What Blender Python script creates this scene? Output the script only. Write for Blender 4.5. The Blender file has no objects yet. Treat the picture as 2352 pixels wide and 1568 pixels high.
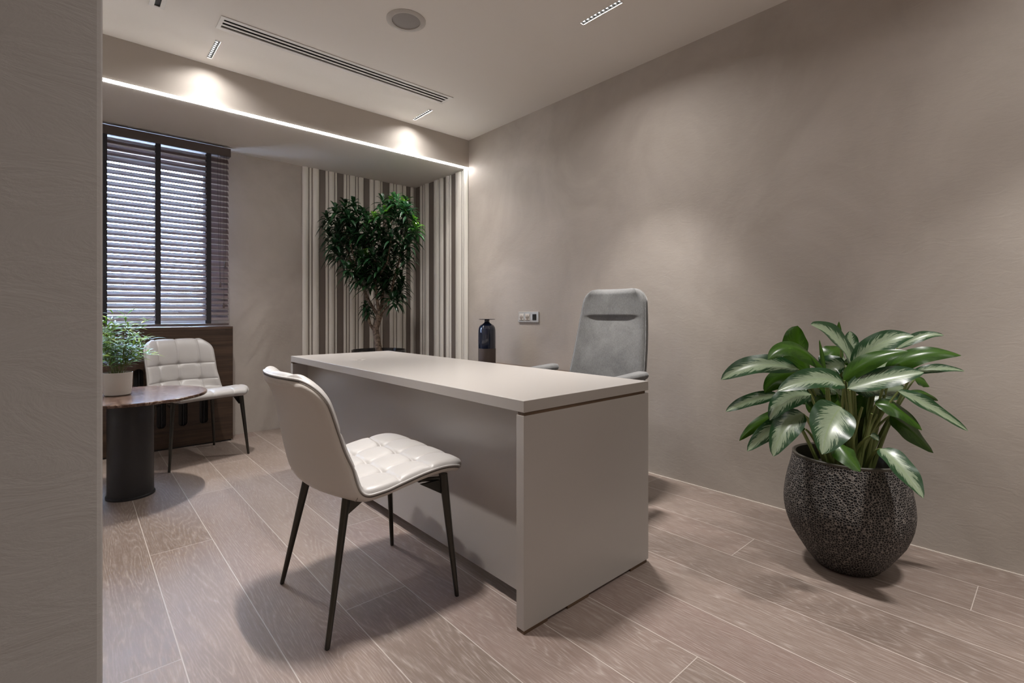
import bpy, bmesh, math, random
from mathutils import Vector, Matrix, noise
C = bpy.context.scene.collection
scene = bpy.context.scene
PI = math.pi

# ---------------------------------------------------------------- camera, world, exposure
YAW = math.radians(41.71); FPX = 1128.0; HY = 720.85; CH = 1.029
cd = bpy.data.cameras.new('camera'); cam = bpy.data.objects.new('camera', cd); C.objects.link(cam)
cd.sensor_fit = 'HORIZONTAL'; cd.sensor_width = 36; cd.lens = FPX/2352*36
cd.shift_y = -(784-HY)/2352; cd.clip_start = 0.02
cam.location = (0, 0, CH); cam.rotation_euler = (PI/2, 0, -YAW)
scene.camera = cam
vs = scene.view_settings
vs.view_transform = 'Standard'; vs.look = 'None'; vs.gamma = 1; vs.use_curve_mapping = False
vs.exposure = 0.38
W = bpy.data.worlds.new('world'); scene.world = W; W.use_nodes = True
bg = W.node_tree.nodes['Background']; bg.inputs[0].default_value = (0.52, 0.69, 1.0, 1); bg.inputs[1].default_value = 110.0

SPOT_W = 9.0      # narrow beam of each recessed lamp
SPILL_W = 6.0      # wide spill of each recessed lamp
LED_S = 46.0

FW = Vector((math.sin(YAW), math.cos(YAW), 0)); RT = Vector((math.cos(YAW), -math.sin(YAW), 0))
def at(px, py, d):
    """a point of the room seen along this direction at this depth"""
    return Vector((0, 0, CH)) + FW*d + RT*((px-1176)/FPX*d) + Vector((0, 0, (HY-py)/FPX*d))

# ---------------------------------------------------------------- materials
def mat(name, col=(.5, .5, .5), rough=.5, metal=0, spec=.5, coat=0, sheen=0, trans=0, emit=None, es=0):
    m = bpy.data.materials.new(name); m.use_nodes = True
    b = m.node_tree.nodes['Principled BSDF']
    b.inputs['Base Color'].default_value = (*col, 1); b.inputs['Roughness'].default_value = rough
    b.inputs['Metallic'].default_value = metal; b.inputs['Specular IOR Level'].default_value = spec
    b.inputs['Coat Weight'].default_value = coat; b.inputs['Sheen Weight'].default_value = sheen
    b.inputs['Transmission Weight'].default_value = trans
    if emit: b.inputs['Emission Color'].default_value = (*emit, 1); b.inputs['Emission Strength'].default_value = es
    return m
class NT:
    def __init__(s, m): s.t = m.node_tree; s.b = s.t.nodes['Principled BSDF']
    def n(s, typ, **kw):
        nd = s.t.nodes.new(typ)
        for k, v in kw.items():
            if k.startswith('i_'): nd.inputs[k[2:].replace('_', ' ')].default_value = v
            elif k[0] == 'I': nd.inputs[int(k[1:])].default_value = v
            else: setattr(nd, k, v)
        return nd
    def l(s, a, b): s.t.links.new(a, b)
    def math(s, op, a, b=None, c=None, clamp=False):
        nd = s.t.nodes.new('ShaderNodeMath'); nd.operation = op; nd.use_clamp = clamp
        for i, v in enumerate((a, b, c)):
            if v is None: continue
            if isinstance(v, (int, float)): nd.inputs[i].default_value = v
            else: s.l(v, nd.inputs[i])
        return nd.outputs[0]
    def mix(s, f, a, b):
        nd = s.t.nodes.new('ShaderNodeMix'); nd.data_type = 'RGBA'
        for i, v in ((0, f), (6, a), (7, b)):
            if isinstance(v, (int, float)): nd.inputs[i].default_value = v
            elif isinstance(v, tuple): nd.inputs[i].default_value = (*v, 1) if len(v) == 3 else v
            else: s.l(v, nd.inputs[i])
        return nd.outputs[2]
    def ramp(s, f, stops):
        nd = s.t.nodes.new('ShaderNodeValToRGB'); s.l(f, nd.inputs[0])
        e = nd.color_ramp.elements
        while len(e) < len(stops): e.new(.5)
        for i, (p, c) in enumerate(stops):
            e[i].position = p; e[i].color = (*c, 1) if len(c) == 3 else c
        return nd.outputs[0]
    def noise(s, vec, scale, detail=3, rough=.5, dist=0):
        nd = s.t.nodes.new('ShaderNodeTexNoise'); nd.inputs['Scale'].default_value = scale
        nd.inputs['Detail'].default_value = detail; nd.inputs['Roughness'].default_value = rough
        nd.inputs['Distortion'].default_value = dist
        if vec is not None: s.l(vec, nd.inputs['Vector'])
        return nd.outputs[0]
    def obj(s, scale=(1, 1, 1), rot=(0, 0, 0)):
        tc = s.t.nodes.new('ShaderNodeTexCoord'); mp = s.t.nodes.new('ShaderNodeMapping')
        mp.inputs['Scale'].default_value = scale; mp.inputs['Rotation'].default_value = rot
        s.l(tc.outputs['Object'], mp.inputs['Vector']); return mp.outputs[0]
    def bump(s, h, strength=.2, dist=.01):
        nd = s.t.nodes.new('ShaderNodeBump'); nd.inputs['Strength'].default_value = strength
        nd.inputs['Distance'].default_value = dist; s.l(h, nd.inputs['Height'])
        s.l(nd.outputs[0], s.b.inputs['Normal'])
    def color(s, c): s.l(c, s.b.inputs['Base Color'])

def plaster(name, c1, c2, bump=.25, scale=1.0):
    m = mat(name, c1, .62, spec=.35); t = NT(m)
    v = t.obj((1.0*scale, 1.0*scale, 1.0*scale))
    big = t.noise(v, 1.6, 5, .6, .6)
    fine = t.noise(t.obj((6*scale, 6*scale, 14*scale), (.4, .3, 0)), 2.2, 6, .62, 1.4)
    t.color(t.mix(t.ramp(big, [(.34, (0, 0, 0)), (.66, (1, 1, 1))]), c1, c2))
    h = t.math('ADD', t.math('MULTIPLY', big, .7), fine)
    t.bump(h, bump, .006); return m
def wood(name, dark, light, axis=0, sc=1.0, rough=.5):
    m = mat(name, dark, rough, spec=.4); t = NT(m)
    s = [34*sc, 34*sc, 34*sc]; s[axis] = 1.6*sc
    v = t.obj(tuple(s)); a = t.noise(v, 1.0, 6, .65, .5)
    s2 = [120*sc, 120*sc, 120*sc]; s2[axis] = 5*sc
    b = t.noise(t.obj(tuple(s2)), 1.0, 3, .5)
    f = t.math('ADD', t.math('MULTIPLY', a, .7), t.math('MULTIPLY', b, .3))
    t.color(t.ramp(f, [(.36, dark), (.64, light)])); t.bump(f, .15, .002); return m

M = {}
M['wall'] = plaster('beige_plaster', (.370, .326, .287), (.455, .406, .362), .16)
M['wallgrey'] = plaster('foreground_plaster', (.385, .365, .352), (.415, .395, .382), .16)
M['ceil'] = plaster('ceiling_paint', (.74, .70, .655), (.75, .71, .665), .02)
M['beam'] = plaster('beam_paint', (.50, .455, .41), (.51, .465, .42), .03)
M['desk'] = mat('taupe_lacquer', (.365, .338, .315), .28, spec=.5)
t = NT(M['desk']); t.bump(t.noise(t.obj((500, 500, 500)), 1, 2), .02, .001)
M['walnut'] = wood('walnut_strip', (.045, .026, .014), (.14, .085, .05), 0)
M['walnuty'] = wood('walnut_strip_long', (.045, .026, .014), (.14, .085, .05), 1)
M['cabwood'] = wood('brown_oak_veneer', (.022, .012, .007), (.066, .037, .022), 0, .8)
M['blackhole'] = mat('black_interior', (.006, .006, .007), .5)
M['black'] = mat('black_powder_coat', (.014, .014, .016), .42)
M['blackgloss'] = mat('black_glaze', (.010, .010, .012), .2)
M['gun'] = mat('dark_bronze_metal', (.060, .057, .050), .34, metal=.85)
M['chrome'] = mat('chrome', (.8, .82, .86), .12, metal=1)
M['whitemetal'] = mat('white_metal', (.60, .575, .545), .45)
M['slot'] = mat('dark_slot', (.004, .004, .004), .7)
M['speaker'] = mat('speaker_mesh', (.30, .28, .27), .7)
M['speakerrim'] = mat('speaker_rim', (.46, .425, .395), .5)
M['cream'] = mat('cream_lacquer', (.72, .68, .62), .42)
M['taupe'] = mat('taupe_strip', (.165, .135, .115), .6)
M['led'] = mat('led_diffuser', (1, 1, 1), .5, emit=(1, .97, .94), es=LED_S)
M['lens'] = mat('led_lens', (1, 1, 1), .3, emit=(1, .97, .93), es=26)
M['caulk'] = mat('pale_sealant', (.66, .60, .54), .6)
M['white_pot'] = mat('white_glaze', (.56, .53, .49), .3)
M['soil'] = mat('soil', (.02, .014, .01), .95)
M['bark'] = mat('bark', (.16, .115, .08), .85)
t = NT(M['bark']); f = t.noise(t.obj((45, 45, 60)), 1, 4, .6); t.color(t.ramp(f, [(.35, (.045, .03, .02)), (.62, (.25, .18, .13))])); t.bump(f, .6, .01)
M['socketplate'] = mat('brushed_plate', (.50, .48, .44), .3, metal=.3)
M['socket'] = mat('socket_ivory', (.66, .61, .55), .4)
M['socketin'] = mat('socket_well', (.40, .35, .30), .5)
M['doorleaf'] = mat('door_leaf', (.38, .32, .27), .6)
M['grommet'] = mat('grommet', (.40, .36, .33), .35)

def leather():
    m = mat('pale_leather', (.345, .325, .31), .42, spec=.5); t = NT(m)
    v = t.t.nodes.new('ShaderNodeTexVoronoi'); v.inputs['Scale'].default_value = 420
    tc = t.t.nodes.new('ShaderNodeTexCoord'); t.l(tc.outputs['Object'], v.inputs['Vector'])
    t.bump(v.outputs['Distance'], .06, .001); return m
M['leather'] = leather()
M['leatherback'] = mat('leather_back', (.52, .48, .44), .5); M['thread'] = mat('dark_seam', (.20, .175, .15), .7)
M['stitch'] = mat('pale_stitching', (.60, .55, .50), .6)
def fabric():
    m = mat('grey_fabric', (.20, .198, .193), .85, spec=.2, sheen=.25); t = NT(m)
    a = t.noise(t.obj((7, 7, 7)), 1, 4, .6, .6); b = t.noise(t.obj((260, 260, 90)), 1, 2)
    f = t.math('ADD', t.math('MULTIPLY', a, .6), t.math('MULTIPLY', b, .4))
    t.color(t.ramp(f, [(.35, (.10, .099, .098)), (.65, (.175, .173, .169))])); t.bump(b, .3, .001)
    t.b.inputs['Sheen Roughness'].default_value = .4; return m
M['fabric'] = fabric()
def marble():
    m = mat('brown_marble', (.1, .06, .04), .20, spec=.45, coat=0); t = NT(m)
    a = t.noise(t.obj((9, 9, 9)), 1.4, 8, .7, 1.6); b = t.noise(t.obj((40, 40, 40)), 1, 4, .7)
    c = t.ramp(a, [(.36, (.030, .015, .010)), (.52, (.10, .055, .038)), (.60, (.26, .19, .15)), (.64, (.07, .04, .028))])
    t.color(t.mix(t.ramp(b, [(.55, (0, 0, 0)), (.72, (.7, .7, .7))]), c, (.22, .16, .13))); return m
M['marble'] = marble()
def vaseglaze():
    m = mat('vase_glaze', (.008, .014, .035), .08, spec=.6, coat=.6); return m
M['vase'] = vaseglaze(); M['vasebase'] = mat('raw_clay', (.085, .065, .058), .75)
def blindmat():
    m = mat('brown_slat', (.095, .066, .064), .26, spec=.6, coat=.5); m.node_tree.nodes['Principled BSDF'].inputs['Coat Roughness'].default_value = .3
    return m
M['slat'] = blindmat(); M['headbox'] = mat('brown_headbox', (.050, .031, .025), .5); M['tape'] = mat('dark_tape', (.012, .010, .014), .8)
def glass():
    m = mat('window_glass', (1, 1, 1), 0, trans=1); m.node_tree.nodes['Principled BSDF'].inputs['IOR'].default_value = 1.45
    return m
M['glass'] = glass(); M['winframe'] = mat('window_frame_white', (.6, .6, .6), .4)
def potmat():
    m = mat('pebbled_pot', (.02, .02, .02), .6, spec=.3); t = NT(m)
    v = t.t.nodes.new('ShaderNodeTexVoronoi'); v.feature = 'DISTANCE_TO_EDGE'; v.inputs['Scale'].default_value = 112
    v.inputs['Randomness'].default_value = .8
    tc = t.t.nodes.new('ShaderNodeTexCoord'); t.l(tc.outputs['Object'], v.inputs['Vector'])
    d = v.outputs['Distance']
    w = t.noise(t.obj((9, 9, 9)), 1, 2)
    pale = t.mix(w, (.10, .088, .08), (.30, .272, .25))
    t.color(t.mix(t.ramp(d, [(.05, (0, 0, 0)), (.12, (1, 1, 1))]), pale, (.006, .0055, .006)))
    t.bump(t.ramp(d, [(.0, (0, 0, 0)), (.22, (1, 1, 1))]), .8, .003); return m
M['pebble'] = potmat()
M['potrim'] = mat('dark_pot_rim', (.05, .045, .035), .45)

def leafmat(name, kind):
    m = mat(name, (.03, .10, .02), .30, spec=.5); t = NT(m)
    uvn = t.n('ShaderNodeUVMap'); sp = t.n('ShaderNodeSeparateXYZ'); t.l(uvn.outputs[0], sp.inputs[0])
    u, v = sp.outputs[0], sp.outputs[1]                    # u: 0..1 across, v: along
    au = t.math('MULTIPLY', t.math('ABSOLUTE', t.math('SUBTRACT', u, .5)), 2)
    geo = t.n('ShaderNodeNewGeometry')
    if kind == 'silver':
        cx = t.n('ShaderNodeCombineXYZ')
        along = t.math('SUBTRACT', t.math('MULTIPLY', v, 26), t.math('MULTIPLY', au, 9))
        t.l(along, cx.inputs[0]); t.l(t.math('MULTIPLY', u, 3.0), cx.inputs[1]); 
        at_ = t.n('ShaderNodeAttribute', attribute_name='rnd'); t.l(t.math('MULTIPLY', at_.outputs['Fac'], 30), cx.inputs[2])
        s1 = t.noise(cx.outputs[0], 1.1, 4, .6, .5)
        base = t.math('ADD', au, t.math('MULTIPLY', t.math('SUBTRACT', s1, .5), 1.9))
        edge = t.ramp(base, [(.47, (0, 0, 0)), (.57, (1, 1, 1))])
        green = t.mix(s1, (.007, .034, .011), (.028, .085, .028))
        blot = t.noise(cx.outputs[0], 2.6, 3, .6, .8)
        edge = t.math('MAXIMUM', edge, t.math('MULTIPLY', t.ramp(blot, [(.60, (0, 0, 0)), (.66, (1, 1, 1))]), t.ramp(au, [(.15, (0, 0, 0)), (.45, (1, 1, 1))])))
        sil = t.mix(s1, (.20, .265, .165), (.34, .41, .28))
        top = t.mix(edge, sil, green)
        mid = t.ramp(au, [(.0, (1, 1, 1)), (.05, (0, 0, 0))])
        top = t.mix(mid, top, (.26, .34, .17))
        bot = t.mix(edge, (.040, .105, .006), (.022, .068, .003))
    elif kind == 'dracaena':
        at_ = t.n('ShaderNodeAttribute', attribute_name='rnd')
        top = t.ramp(at_.outputs['Fac'], [(0, (.007, .028, .012)), (.6, (.014, .055, .016)), (.85, (.045, .16, .016)), (1, (.12, .28, .02))])
        mid = t.ramp(au, [(.0, (1, 1, 1)), (.12, (0, 0, 0))])
        top = t.mix(t.math('MULTIPLY', mid, .35), top, (.06, .14, .03))
        bot = top
    else:
        at_ = t.n('ShaderNodeAttribute', attribute_name='rnd')
        top = t.ramp(at_.outputs['Fac'], [(0, (.045, .12, .010)), (.6, (.13, .27, .022)), (1, (.30, .44, .07))])
        bot = top
    col = t.mix(geo.outputs['Backfacing'], top, bot)
    t.color(col)
    tr = t.n('ShaderNodeBsdfTranslucent'); t.l(col, tr.inputs[0])
    ms = t.n('ShaderNodeMixShader'); ms.inputs[0].default_value = .3
    out = [n for n in t.t.nodes if n.type == 'OUTPUT_MATERIAL'][0]
    t.l(t.b.outputs[0], ms.inputs[1]); t.l(tr.outputs[0], ms.inputs[2]); t.l(ms.outputs[0], out.inputs[0])
    return m
M['silver'] = leafmat('variegated_leaf', 'silver'); M['drac'] = leafmat('dark_glossy_leaf', 'dracaena'); M['bam'] = leafmat('fresh_green_leaf', 'bamboo')
M['stem'] = mat('pale_stem', (.16, .20, .06), .5); M['bamstem'] = mat('green_stem', (.14, .16, .05), .6)

def floormat():
    m = mat('limed_oak_planks', (.4, .3, .25), .40, spec=.42); t = NT(m)
    uvn = t.n('ShaderNodeUVMap'); sp = t.n('ShaderNodeSeparateXYZ'); t.l(uvn.outputs[0], sp.inputs[0])
    u, v = sp.outputs[0], sp.outputs[1]                   # metres inside the plank
    r = t.n('ShaderNodeAttribute', attribute_name='rnd').outputs['Fac']; r2 = t.n('ShaderNodeAttribute', attribute_name='rnd2').outputs['Fac']
    e = t.n('ShaderNodeAttribute', attribute_name='edge').outputs['Fac']
    def vec(su, sv, off):
        c = t.n('ShaderNodeCombineXYZ'); t.l(t.math('MULTIPLY', u, su), c.inputs[0]); t.l(t.math('MULTIPLY', v, sv), c.inputs[1])
        t.l(t.math('MULTIPLY', r, off), c.inputs[2]); return c.outputs[0]
    # cathedral figure: rings of a slow field crossed by the plank
    f1 = t.noise(vec(5.0, .62, 37), 1.0, 2, .5, .30)
    f2 = t.noise(vec(26, 2.4, 71), 1.0, 3, .55)
    field = t.math('ADD', t.math('MULTIPLY', f1, 38), t.math('MULTIPLY', f2, 1.6))
    field = t.math('ADD', field, t.math('MULTIPLY', u, t.math('MULTIPLY', r2, 130)))
    ring = t.math('ABSOLUTE', t.math('SUBTRACT', t.math('FRACT', field), .5))
    line = t.ramp(ring, [(.0, (1, 1, 1)), (.16, (.28, .28, .28)), (.42, (0, 0, 0))])
    pores = t.noise(vec(260, 16, 13), 1.0, 2, .6)
    breakup = t.ramp(t.noise(vec(120, 24, 91), 1.0, 2), [(.35, (.15, .15, .15)), (.65, (1, 1, 1))])
    limed = t.math('MULTIPLY', line, breakup)
    limed = t.math('ADD', t.math('MULTIPLY', limed, .60), t.math('MULTIPLY', t.ramp(pores, [(.50, (0, 0, 0)), (.72, (1, 1, 1))]), .42), clamp=True)
    base = t.ramp(r, [(0, (.165, .124, .102)), (.35, (.205, .158, .132)), (.7, (.196, .140, .120)), (1, (.236, .184, .152))])
    patch = t.noise(vec(7, 1.6, 53), 1.0, 3, .6)
    base = t.mix(t.ramp(patch, [(.3, (0, 0, 0)), (.7, (.5, .5, .5))]), base, (.150, .110, .090))
    col = t.mix(t.math('MULTIPLY', limed, .75), base, (.38, .33, .295))
    # pale filled joint round each plank
    W_ = .2315
    eu = t.math('MINIMUM', u, t.math('SUBTRACT', W_, u))
    joint = t.math('MAXIMUM', t.math('LESS_THAN', eu, .0016), t.math('LESS_THAN', e, .0013))
    col = t.mix(t.math('MULTIPLY', joint, .75), col, (.46, .41, .37))
    t.color(col)
    t.l(t.math('ADD', .44, t.math('MULTIPLY', limed, .18)), t.b.inputs['Roughness'])
    t.bump(t.math('SUBTRACT', 1.0, t.math('ADD', t.math('MULTIPLY', limed, .5), joint)), .10, .002)
    return m
M['floor'] = floormat()

# ---------------------------------------------------------------- mesh helpers
def link(name, me, m, parent=None):
    o = bpy.data.objects.new(name, me); C.objects.link(o)
    if m is not None: me.materials.append(m)
    if parent is not None: o.parent = parent
    return o
def obj(name, bm, m, parent=None, smooth=False, origin=None):
    """a bmesh in world (or parent) coordinates becomes one object"""
    bmesh.ops.recalc_face_normals(bm, faces=bm.faces)
    return obj_raw(name, bm, m, parent, smooth, origin)
def obj_raw(name, bm, m, parent=None, smooth=False, origin=None):
    if origin is not None: bmesh.ops.translate(bm, verts=bm.verts, vec=-Vector(origin))
    me = bpy.data.meshes.new(name); bm.to_mesh(me); bm.free()
    if smooth:
        for p in me.polygons: p.use_smooth = True
        if smooth != 'all':
            try: me.set_sharp_from_angle(angle=math.radians(40))
            except Exception: pass
    o = link(name, me, m, parent)
    if origin is not None: o.location = origin
    return o
def thing(name, label, cat, loc=(0, 0, 0), rotz=0, group=None):
    o = bpy.data.objects.new(name, None); C.objects.link(o); o.empty_display_size = .1
    o.location = loc; o.rotation_euler = (0, 0, rotz); o['label'] = label; o['category'] = cat
    if group: o['group'] = group
    return o
def tag(o, label, cat, group=None):
    o['label'] = label; o['category'] = cat
    if group: o['group'] = group
    return o
def struct(o, label=None, cat=None):
    o['kind'] = 'structure'
    if label: o['label'] = label; o['category'] = cat
    return o
def box(bm, x0, x1, y0, y1, z0, z1, bev=0, seg=2):
    r = bmesh.ops.create_cube(bm, size=1)
    vs_ = r['verts']
    for v in vs_:
        v.co = Vector((x0+(v.co.x+.5)*(x1-x0), y0+(v.co.y+.5)*(y1-y0), z0+(v.co.z+.5)*(z1-z0)))
    if bev:
        es = list({e for v in vs_ for e in v.link_edges})
        bmesh.ops.bevel(bm, geom=es, offset=bev, segments=seg, affect='EDGES', profile=.5)
    return bm
def nb(): return bmesh.new()
def bx(*a, **k): return box(nb(), *a, **k)
def lathe(prof, n=48, center=(0, 0, 0), bm=None, squash=1):
    bm = bm or nb(); rings = []
    cx, cy, cz = center
    for (r, z) in prof:
        if r < 1e-5: rings.append([bm.verts.new((cx, cy, cz+z))])
        else: rings.append([bm.verts.new((cx+r*math.cos(2*PI*i/n), cy+r*squash*math.sin(2*PI*i/n), cz+z)) for i in range(n)])
    for a, b in zip(rings, rings[1:]):
        for i in range(n):
            j = (i+1) % n
            if len(a) == 1 and len(b) == 1: continue
            if len(a) == 1: bm.faces.new((a[0], b[j], b[i]))
            elif len(b) == 1: bm.faces.new((a[i], a[j], b[0]))
            else: bm.faces.new((a[i], a[j], b[j], b[i]))
    return bm
def tube(bm, pts, rad, n=8, cap=True):
    pts = [Vector(p) for p in pts]
    if not isinstance(rad, (list, tuple)): rad = [rad]*len(pts)
    rings = []; nrm = None
    for i, p in enumerate(pts):
        t_ = (pts[min(i+1, len(pts)-1)]-pts[max(i-1, 0)])
        if t_.length < 1e-9: t_ = Vector((0, 0, 1))
        t_.normalize()
        if nrm is None:
            nrm = t_.cross(Vector((0, 0, 1)))
            if nrm.length < .05: nrm = t_.cross(Vector((1, 0, 0)))
            nrm.normalize()
        else:
            nrm = nrm - t_*nrm.dot(t_)
            if nrm.length < 1e-6: nrm = t_.orthogonal()
            nrm.normalize()
        b = t_.cross(nrm)
        rings.append([bm.verts.new(p+(nrm*math.cos(2*PI*k/n)+b*math.sin(2*PI*k/n))*rad[i]) for k in range(n)])
    for a, b in zip(rings, rings[1:]):
        for k in range(n):
            bm.faces.new((a[k], a[(k+1) % n], b[(k+1) % n], b[k]))
    if cap:
        bm.faces.new(rings[0][::-1]); bm.faces.new(rings[-1])
    return bm
def bez(p0, p1, p2, n=8):
    p0, p1, p2 = Vector(p0), Vector(p1), Vector(p2)
    return [p0*(1-s)**2+p1*2*s*(1-s)+p2*s*s for s in [i/n for i in range(n+1)]]
def slab_holes(x0, x1, y0, y1, z0, z1, holes, axes=(0, 1, 2)):
    """box with rectangular through holes (holes in the first two axes)"""
    bm = nb()
    xs = sorted({x0, x1, *[h[0] for h in holes], *[h[1] for h in holes]})
    ys = sorted({y0, y1, *[h[2] for h in holes], *[h[3] for h in holes]})
    def hole(i, j):
        if i < 0 or j < 0 or i >= len(xs)-1 or j >= len(ys)-1: return True
        cx, cy = (xs[i]+xs[i+1])/2, (ys[j]+ys[j+1])/2
        return any(h[0] < cx < h[1] and h[2] < cy < h[3] for h in holes)
    vd = {}
    def V(i, j, k):
        if (i, j, k) not in vd:
            c = [0, 0, 0]; c[axes[0]] = xs[i]; c[axes[1]] = ys[j]; c[axes[2]] = (z0, z1)[k]
            vd[(i, j, k)] = bm.verts.new(c)
        return vd[(i, j, k)]
    for i in range(len(xs)-1):
        for j in range(len(ys)-1):
            if hole(i, j): continue
            for k in (0, 1): bm.faces.new((V(i, j, k), V(i+1, j, k), V(i+1, j+1, k), V(i, j+1, k)))
            for (di, dj, a, b) in ((-1, 0, (i, j), (i, j+1)), (1, 0, (i+1, j), (i+1, j+1)), (0, -1, (i, j), (i+1, j)), (0, 1, (i, j+1), (i+1, j+1))):
                if hole(i+di, j+dj): bm.faces.new((V(*a, 0), V(*b, 0), V(*b, 1), V(*a, 1)))
    return bm
def copy_tree(o, parent=None):
    c = o.copy(); C.objects.link(c)
    if parent is not None: c.parent = parent
    for ch in list(o.children): copy_tree(ch, c)
    return c

# ---------------------------------------------------------------- the room
XR, YB, YW, ZC, ZB = 2.782, 3.735, 4.70, 2.667, 2.40      # right wall, beam face, window wall, ceiling, beam underside
XL, YF = -1.25, -2.6
X_A, X_B = .645, 2.140
lamp_spots = [(X_B, 3.51), (X_A, 3.505), (X_B, 1.675), (X_A, 1.675), (X_B, -.16), (X_A, -.16), (X_B, -1.99), (X_A, -1.99), (-.85, 1.675), (-.85, 3.505)]  # the closing entries are unseen lamps added for fill light
LH, LW = .272, .034
VENT = (.603, 2.143, 3.073, 3.226)
SLOT = (.316, .341, 2.95, 3.205)
holes = [(x-LW/2, x+LW/2, y-LH/2, y+LH/2) for x, y in lamp_spots]
holes.append((VENT[0]+.018, VENT[1]-.022, VENT[2]+.024, VENT[3]-.026))
holes.append(SLOT)
struct(obj('ceiling', slab_holes(XL-.2, XR+.2, YF-.2, YB+.02, ZC, ZC+.12, holes), M['ceil']))
bm = nb()
pr_ = [(YB, ZB+.011), (YB+.011, ZB), (YW+.2, ZB), (YW+.2, ZC+.12), (YB, ZC+.12)]
va = [bm.verts.new((XL-.2, y, z)) for y, z in pr_]; vb = [bm.verts.new((XR, y, z)) for y, z in pr_]
bm.faces.new(va); bm.faces.new(vb[::-1])
for i in range(5): bm.faces.new((va[i], va[(i+1) % 5], vb[(i+1) % 5], vb[i]))
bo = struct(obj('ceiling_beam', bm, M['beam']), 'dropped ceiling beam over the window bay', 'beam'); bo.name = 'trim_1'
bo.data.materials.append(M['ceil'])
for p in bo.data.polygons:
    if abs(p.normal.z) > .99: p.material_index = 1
struct(obj('wall_right', bx(XR, XR+.2, YF-.2, YW+.3, -.1, ZC+.12), M['wall']))
WX0, WX1, WZ0, WZ1 = -.26, .84, .95, 2.245
struct(obj('wall_back', slab_holes(XL-.2, XR, -.1, ZB+.02, YW, YW+.25, [(WX0, WX1, WZ0, WZ1)], axes=(0, 2, 1)), M['wall']))
struct(obj('wall_left', bx(XL-.2, XL, YF-.2, YW, -.1, ZC+.12), M['ceil']))  # unseen wall given the pale ceiling paint to bounce light in
struct(obj('wall_rear', bx(XL, XR, YF-.2, YF, -.1, ZC+.12), M['wall']))
bm = bx(XL, .0140, .42, .575, -.0, ZC, bev=.003)
struct(obj('wall_foreground', bm, M['wallgrey'])).name = 'wall_front'
bm = bx(XR-.0035, XR, YF, YB, .0, .0035)
struct(obj('baseboard_right', bm, M['caulk']))

# floor planks
bm = nb(); PW = .2315; random.seed(5)
uvl = bm.loops.layers.uv.new('UVMap'); l1 = bm.loops.layers.float.new('rnd'); l2 = bm.loops.layers.float.new('rnd2')
le = bm.loops.layers.float.new('edge')
known = {0: 2.587, 1: 3.28, 2: 1.657, 3: 2.31, 4: .73, 5: 1.6, 6: 2.05, 7: 1.9, 8: .94, 9: .2135, 10: 1.69, -1: 3.95}
k0 = math.floor((XL-.24)/PW); k1 = math.ceil((XR-.24)/PW)
for k in range(k0, k1):
    xa, xb = .24+k*PW, .24+(k+1)*PW
    ref = known.get(k, random.uniform(0, 2.0))
    cuts = [ref]
    while cuts[-1] < YW+.1: cuts.append(cuts[-1]+2.2)
    while cuts[0] > YF-.1: cuts.insert(0, cuts[0]-2.2)
    for ya, yb in zip(cuts, cuts[1:]):
        r_, r2_ = random.random(), random.random()**2
        flip = random.random() < .5
        xe = min(xb, XR); ys_ = [ya, ya+.02, yb-.02, yb]
        ys_ = [min(max(y, YF), YW) for y in ys_]
        for a, b in zip(ys_, ys_[1:]):
            if b-a < 1e-5: continue
            f = bm.faces.new([bm.verts.new(p) for p in ((xa, a, 0), (xe, a, 0), (xe, b, 0), (xa, b, 0))])
            for lp in f.loops:
                uu = lp.vert.co.x-xa
                lp[uvl].uv = (PW-uu if flip else uu, lp.vert.co.y-ya)
                lp[l1] = r_; lp[l2] = r2_
                lp[le] = min(abs(lp.vert.co.y-ya), abs(yb-lp.vert.co.y), .02)
bmesh.ops.remove_doubles(bm, verts=bm.verts, dist=1e-5)
flo = obj('floor', bm, M['floor']); struct(flo)
sol = flo.modifiers.new('thick', 'SOLIDIFY'); sol.thickness = .05; sol.offset = -1
if flo.data.polygons[0].normal.z < 0: flo.data.flip_normals()

# window
win = bpy.data.objects.new('window_1', None); C.objects.link(win); win['kind'] = 'structure'
win['label'] = 'bright window behind the brown slatted blind'; win['category'] = 'window'
win.location = (0, 0, 0)
obj('window_frame', slab_holes(WX0, WX1, WZ0, WZ1, YW+.12, YW+.18, [(WX0+.035, WX1-.03, WZ0+.03, WZ1-.035)], axes=(0, 2, 1)), M['winframe'], win)
obj('window_pane', bx(WX0+.035, WX1-.03, YW+.148, YW+.154, WZ0+.03, WZ1-.035), M['glass'], win)

# ---------------------------------------------------------------- LED strip along the beam's lower edge
led = thing('led_strip_light', 'long glowing LED strip along the lower edge of the ceiling beam', 'light', (0, YB, ZB))
for nm, m_, dd0, dd1, cut in (('diffuser', M['led'], .001, .0045, .0012), ('profile', M['whitemetal'], .0, .001, 0)):
    bm = nb(); vv = []
    for x in (-1.2, XR-.003):
        for (y, z) in ((cut, .011-cut), (.011-cut, cut)):
            for q in (dd0, dd1): vv.append(bm.verts.new((x, y-q*.707, z-q*.707)))
    for f in ((0, 1, 3, 2), (4, 6, 7, 5), (0, 4, 5, 1), (2, 3, 7, 6), (0, 2, 6, 4), (1, 5, 7, 3)): bm.faces.new([vv[k] for k in f])
    box(bm, -1.2, XR-.003, .0120, .0175, -dd1*.8, -dd0*.8)  # bottom facet added to throw light into the window bay
    obj(nm, bm, m_, led)

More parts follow.
